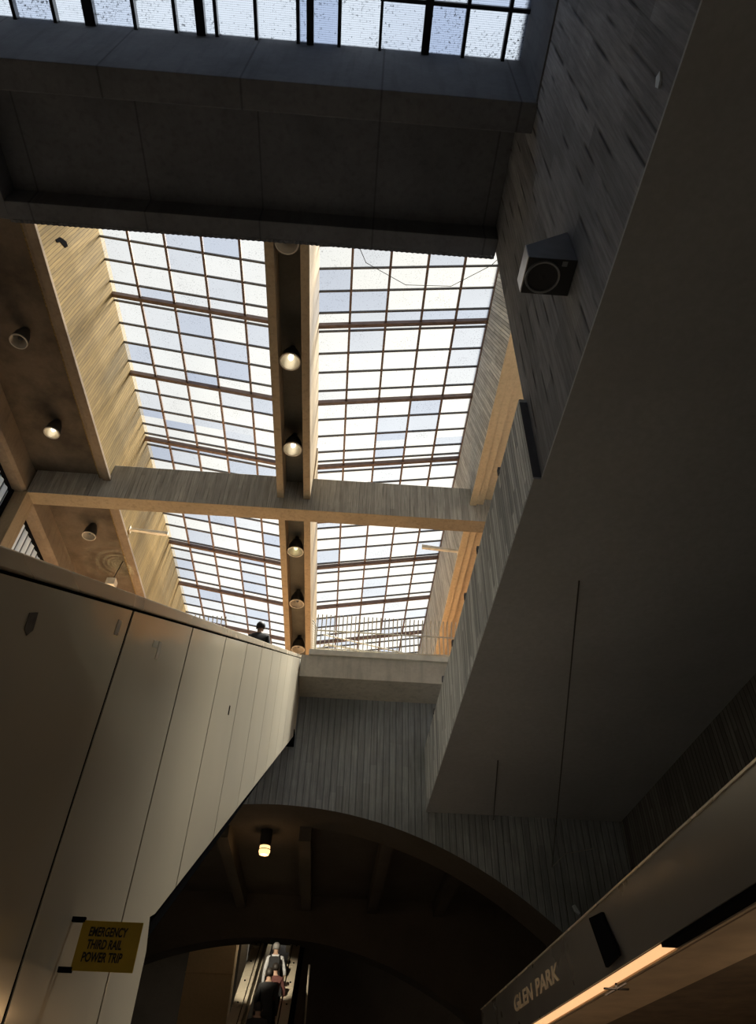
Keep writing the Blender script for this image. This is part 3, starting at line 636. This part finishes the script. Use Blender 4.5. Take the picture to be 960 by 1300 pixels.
rg = rng(fn, fl, math_(fn, fl, 'SINE', math_(fn, fl, 'MULTIPLY', el_, 34.)), -.1, .6); sp_ = rng(fn, fl, math_(fn, fl, 'SINE', math_(fn, fl, 'MULTIPLY', az, 30.)), -.5, .6, .15, 1.)
fl.new(math_(fn, fl, 'MULTIPLY', rg, sp_), fn['Emission'].inputs['Strength'])

# pale arms fixed to the well walls
for (x0, x1, y, z0, z1, s, lab) in ((-6.86, -5.67, 16.67, 14.0, 13.92, 1, 'pale steel arm across the sunlit yellow wall'), (3.3, 2.17, 16.66, 13.94, 14.04, -1, 'pale steel arm reaching from the grey wall over the right skylight')):
    a = thing('wall_arm', (x0, y, z0), lab, 'arm')
    obj('bar', MB().prism([(x0, z0-.03), (x1, z1-.06), (x1, z1+.06), (x0, z0+.03)], 'Y', y-.05, y+.05), M['white_rail'], a, .006)
    obj('base_plate', MB().box(min(x0, x0+.03*s), max(x0, x0+.03*s), y-.09, y+.09, z0-.09, z0+.09), M['white_rail'], a, .004)

# ------------------------------------------------------------------ hoop fences on the landing
def fence(name, label, pts, zb, h=.98, pitch_=.1, bend=(0, .13, 0)):
    a, b = Vector(pts[0]), Vector(pts[1]); L = (b-a).length; n = max(2, int(L/pitch_)); bd = Vector(bend)
    t = thing(name, (a.x, a.y, zb), label, 'fence', 'hoop fences on the landing')
    for i in range(n+1):
        p = a+(b-a)*i/n
        obj('picket', MB().tube([(p.x, p.y, zb), (p.x, p.y, zb+h-.22), Vector((p.x, p.y, zb+h-.09))-bd*.25, Vector((p.x, p.y, zb+h))-bd], .013, 6), M['white_rail'], t, smooth=True)
    for q in (.62, .12):
        obj('rail', MB().tube([(a.x, a.y-.012, zb+h*q), (b.x, b.y-.012, zb+h*q)], .018, 6), M['white_rail'], t, smooth=True)
    return t
fence('hoop_fence', 'cream hoop-topped fence along the pale landing curb', ((-.7, 14.16), (2.7, 14.16)), 8.54)
fence('hoop_fence', 'short run of cream fence turning away at the left end of the curb', ((-.74, 14.3), (-.74, 16.3)), 8.54, .98, .1, (.1, 0, 0))
fence('hoop_fence', 'fence tips showing above the steel escalator cap', ((-3.9, 14.6), (-2.95, 14.6)), 8.54, 1.05)
hr = thing('handrail', (0, 16.4, ZL), 'round-cornered cream handrail behind the hoop fence', 'handrail')
obj('tube', MB().tube([(-.6, 15.6, ZL), (-.6, 15.6, ZL+1.2), (-.55, 15.6, ZL+1.29), (-.46, 15.6, ZL+1.32), (2.4, 16.2, ZL+1.32), (2.4, 16.2, ZL)], .025, 8), M['white_rail'], hr, smooth=True)
obj('mid_tube', MB().tube([(-.6, 15.6, ZL+1.62), (2.4, 16.2, ZL+1.40)], .02, 8), M['white_rail'], hr, smooth=True)

# ------------------------------------------------------------------ far escalator under the second arch
S2 = math.tan(math.radians(30))
def zr(y): return 4.57+S2*(y-23)
fe = thing('escalator', (-1.4, 19, FLOOR), 'small bright-edged escalator with riders seen through the far arch', 'escalator')
ya, yb = 12.5, 29.0
def slope_bar(x0, x1, d0, d1): return MB().prism([(ya, zr(ya)+d0), (yb, zr(yb)+d0), (yb, zr(yb)+d1), (ya, zr(ya)+d1)], 'X', x0, x1)
obj('left_deck', slope_bar(-2.04, -1.83, -.06, 0), M['steel_cap'], fe, .006)
obj('left_groove', slope_bar(-1.83, -1.80, -.1, -.04), M['black'], fe)
obj('left_handrail', slope_bar(-1.80, -1.73, -.06, .03), M['steel_cap'], fe, .01)
obj('left_skirt', slope_bar(-1.73, -1.66, -.9, -.05), M['steel_dim'], fe)
obj('left_inner_trim', slope_bar(-1.66, -1.63, -.1, -.01), M['steel_cap'], fe)
obj('right_deck', slope_bar(-.93, -.73, -.06, 0), M['steel_cap'], fe, .006)
obj('right_groove', slope_bar(-.955, -.93, -.1, -.04), M['black'], fe)
obj('right_handrail', slope_bar(-.99, -.955, -.06, .03), M['steel_cap'], fe, .006)
obj('right_skirt', slope_bar(-.955, -.93, -.9, -.1), M['steel_dim'], fe)
for x0, x1 in ((-2.04, -2.0), (-.77, -.73)): obj('outer_cladding', slope_bar(x0, x1, -1.9, -.06), M['black'], fe)
obj('truss', slope_bar(-2.0, -.77, -1.9, -1.35), M['black'], fe)
stp = None
for i in range(32):
    y = 14.6+.4*i; z = zr(y)-.98
    if stp is None:
        stp = obj('step', MB().box(-1.66, -.955, y, y+.42, z-.2, z), M['trousers'], fe, at=(-1.3, y, z))
    else:
        o = stp.copy(); C.objects.link(o); o.parent = fe; o.location = Vector((-1.3, y, z))-base(fe)
for i in range(8):
    y = 18.6+i*1.0
    for x in (-1.93, -.82): obj('screw', MB().box(x-.018, x+.018, y-.03, y+.03, zr(y)-.002, zr(y)+.022), M['black'], fe)
struct('trim_10', MB().box(-3.95, -2.62, 24.0, 24.6, FLOOR, 6.6).box(-3.97, -2.6, 23.98, 24.0, 3.85, 3.87), M['pylon'], 'tan rectangular pylon left of the far escalator', 'pylon')
struct('trim_11', MB().prism([(-2.5, 3.2), (-2.3, 3.4), (-2.3, 6.6), (-2.5, 6.6)], 'Y', 24.2, 24.5), M['slab'], 'narrow pale post between the tan pylon and the far escalator', 'post')
tag(obj('hanging_panel', MB().box(-1.18, -.86, 24.0, 24.05, 4.45, 4.9), M['slab'], None, .01), 'pale panel at the head of the far escalator', 'panel', kind='structure')
tag(obj('conduit', MB().tube([(-.42, 21.9, 2.0), (-.42, 21.9, 3.8)], .025), M['steel_cap']), 'thin upright conduit right of the far escalator', 'conduit')

# ------------------------------------------------------------------ people
def skin_mesh(name, verts, edges, radii, sub=2):
    me = D.meshes.new(name); me.from_pydata(verts, edges, []); me.update()
    o = D.objects.new(name, me); C.objects.link(o)
    o.modifiers.new('s', 'SKIN'); o.modifiers.new('u', 'SUBSURF').levels = sub
    for i, r in enumerate(radii):
        me.skin_vertices[0].data[i].radius = r if isinstance(r, tuple) else (r, r)
        me.skin_vertices[0].data[i].use_root = (i == 0)
    dg = bpy.context.evaluated_depsgraph_get(); dg.update()
    m2 = D.meshes.new_from_object(o.evaluated_get(dg)); C.objects.unlink(o); D.objects.remove(o)
    m2.polygons.foreach_set('use_smooth', [True]*len(m2.polygons)); m2.name = name
    return m2
def person(loc, label, top, bottom, hair, rot=0., H=1.72, right_hand=None, group=None, rise=.0):
    t = thing('person', loc, label, 'person', group); t.rotation_euler.z = rot
    s = H/1.72
    V = [(0, 0, .94), (0, .01, 1.10), (0, .0, 1.28), (0, -.01, 1.42), (0, 0, 1.50), (0, .02, 1.56), (0, .03, 1.64), (0, .02, 1.71)]
    R = [(.15, .11), (.135, .10), (.16, .115), (.13, .09), .055, (.062, .075), (.078, .095), (.05, .06)]
    E = [(i, i+1) for i in range(7)]
    def chain(start, pts, rad):
        a = start
        for p, r in zip(pts, rad):
            V.append(p); R.append(r); E.append((a, len(V)-1)); a = len(V)-1
        return a
    tips = []
    for sx in (-1, 1):
        chain(0, [(sx*.09, 0, .86), (sx*.10, .02+(.10*rise if sx > 0 else 0), .50+(.14*rise if sx > 0 else 0)), (sx*.10, 0+(.10*rise if sx > 0 else 0), .10+(.2*rise if sx > 0 else 0)), (sx*.11, .13+(.10*rise if sx > 0 else 0), .045+(.2*rise if sx > 0 else 0))], [.095, .065, .045, .042])
        if right_hand and sx > 0:
            w = Vector(right_hand); el = Vector((.27, .05, 1.12))
            a = chain(3, [(.17, 0, 1.42), tuple(el), tuple(w)], [.062, .045, .032]); d = (w-el).normalized()
        else:
            w = Vector((sx*.25, .08, .86)); a = chain(3, [(sx*.17, 0, 1.42), (sx*.235, 0, 1.14), tuple(w)], [.062, .045, .032]); d = Vector((0, .1, -1)).normalized()
        palm = w+d*.075; pa = chain(a, [tuple(palm)], [(.036, .02)])
        for f, ln in ((-.027, .06), (-.009, .075), (.009, .07), (.027, .055)):
            chain(pa, [tuple(palm+Vector((0, f, 0))+d*.035), tuple(palm+Vector((-sx*.012, f, 0))+d*(.03+ln))], [.0095, .0085])
        chain(a, [tuple(w+d*.035+Vector((0, .035, 0))), tuple(w+d*.075+Vector((0, .05, 0)))], [.011, .009])
    V = [(x*s, y*s, z*s) for x, y, z in V]; R = [tuple(q*s for q in r) if isinstance(r, tuple) else r*s for r in R]
    me = skin_mesh('body', V, E, R, 2)
    me.materials.clear()
    for mm in (M['skin'], M[top], M[bottom]): me.materials.append(mm)
    for p in me.polygons:
        c = p.center/s
        hand = c.z < 1.0 and abs(c.x) > .2
        if right_hand and c.x > 0 and (c-Vector(right_hand)).length < .17 and c.x > .2: hand = True
        p.material_index = 0 if (c.z > 1.49 or (hand and c.z < .87) or (right_hand and hand and c.x > 0)) else (2 if c.z < .95 and abs(c.x) < .2 else 1)
    o = D.objects.new('body', me); C.objects.link(o); o.parent = t
    def part(name, mb, m):
        me = D.meshes.new(name); me.from_pydata([tuple(Vector(v)*s) for v in mb.v], [], mb.f); me.update()
        me.polygons.foreach_set('use_smooth', [True]*len(me.polygons)); me.materials.append(m)
        o = D.objects.new(name, me); C.objects.link(o); o.parent = t; return o
    hm = MB().ball((0, .0, 1.665), (.094, .112, .105))
    hm.v = [(x, min(y, .075), max(z, 1.60 if y < .03 else 1.665)) for x, y, z in hm.v]
    part('hair', hm, M[hair])
    face = MB().ball((0, .125, 1.625), (.014, .018, .024), 8, 6)
    part('nose', face, M['skin'])
    for sx in (-1, 1):
        part('eye', MB().ball((sx*.03, .108, 1.655), (.013, .01, .009), 8, 6), M['black'])
        part('ear', MB().ball((sx*.084, .02, 1.635), (.012, .02, .032), 8, 6), M['skin'])
    part('mouth', MB().ball((0, .112, 1.585), (.024, .008, .006), 8, 6), M['red_jacket'])
    return t
def rider(px, y, **kw): return person((px, y, zr(y)-.98+.0), **kw)
grp = 'riders on the far escalator'
rider(-1.26, 20.75, label='person in a pale shirt with a dark backpack, highest on the far escalator', top='white_shirt', bottom='trousers', hair='hair_grey', group=grp, rise=.6, right_hand=(.25, .22, 1.0))
rider(-1.17, 19.9, label='person in a dull red jacket holding the right handrail on the far escalator', top='red_jacket', bottom='trousers', hair='hair', group=grp, right_hand=(.20, .25, 1.0), H=1.62)
rider(-1.27, 19.35, label='person in a dark jacket with back turned, lower on the far escalator', top='dark_jacket', bottom='trousers', hair='hair', group=grp, H=1.74)
rider(-1.33, 17.95, label='person of whom only the head shows at the bottom of the far escalator', top='dark_jacket', bottom='trousers', hair='hair', group=grp, H=1.7)
bp = thing('backpack', (-1.26, 20.55, zr(20.75)+.1), 'dark backpack on the rider in the pale shirt', 'backpack')
z0 = zr(20.75)-.98
obj('pack', MB().box(-1.40, -1.12, 20.48, 20.64, z0+1.0, z0+1.42), M['pack'], bp, .05, smooth=True)
obj('pocket', MB().box(-1.36, -1.16, 20.44, 20.49, z0+1.02, z0+1.2), M['pack'], bp, .02, smooth=True)
for sx in (-1, 1): obj('strap', MB().tube([(-1.26+sx*.1, 20.62, z0+1.42), (-1.26+sx*.11, 20.75, z0+1.5), (-1.26+sx*.12, 20.89, z0+1.38)], .02, 6), M['pack'], bp)
person((-1.80, 12.55, ztop(12.55)-1.1), 'dark-haired person riding near the top of the steel escalator', 'dark_jacket', 'trousers', 'hair', H=1.74)

# ------------------------------------------------------------------ wires and small marks
def wire(label, pts, r, m, name='wire'): return tag(obj(name, MB().tube(pts, r, 6), m), label, 'wire')
wire('long thin wire slanting down from the dark soffit', [(2.87, 6.87, 5.39), (4.42, 14.95, 4.43)], .010, M['wire'])
wire('short thin wire near the far edge of the dark soffit', [(2.89, 12.27, 5.385), (3.31, 14.95, 5.29)], .010, M['wire'])
wire('bent pale wire on the dark wall below the soffit', [(4.42, 14.95, 4.43), (4.72, 14.95, 4.69), (5.43, 14.95, 4.84)], .010, M['wire_pale'])
wire('thin sagging wire across the right skylight', [(-1.0, 5.5, 14.3), (-.7, 6.2, 14.2), (-.1, 7.4, 14.1), (.8, 7.85, 14.1), (1.8, 7.8, 14.1), (2.6, 7.3, 14.2), (3.26, 6.6, 14.4)], .008, M['wire'])
tag(obj('paper_scrap', MB().prism([(1.38, 5.74), (1.43, 5.78), (1.48, 5.73), (1.47, 5.66), (1.42, 5.68)], 'X', 1.975, 1.992), M['paper']), 'small pale scrap stuck on the dark concrete wall near the soffit edge', 'scrap')
tag(obj('light_chip', MB().prism([(4.72, 3.75), (4.76, 3.76), (4.84, 3.62), (4.82, 3.60), (4.75, 3.66)], 'Y', 14.9, 14.99), M['paper']), 'tiny bright curved chip on the dark wall above the fascia', 'chip')
tag(obj('spall', MB().prism([(7.58, 14.42), (7.66, 14.44), (7.72, 14.60), (7.95, 14.78), (7.98, 14.92), (7.86, 14.9), (7.74, 14.78), (7.64, 14.66)], 'X', -6.88, -6.85), M['black']), 'dark ragged spall on the sunlit yellow wall', 'spall')
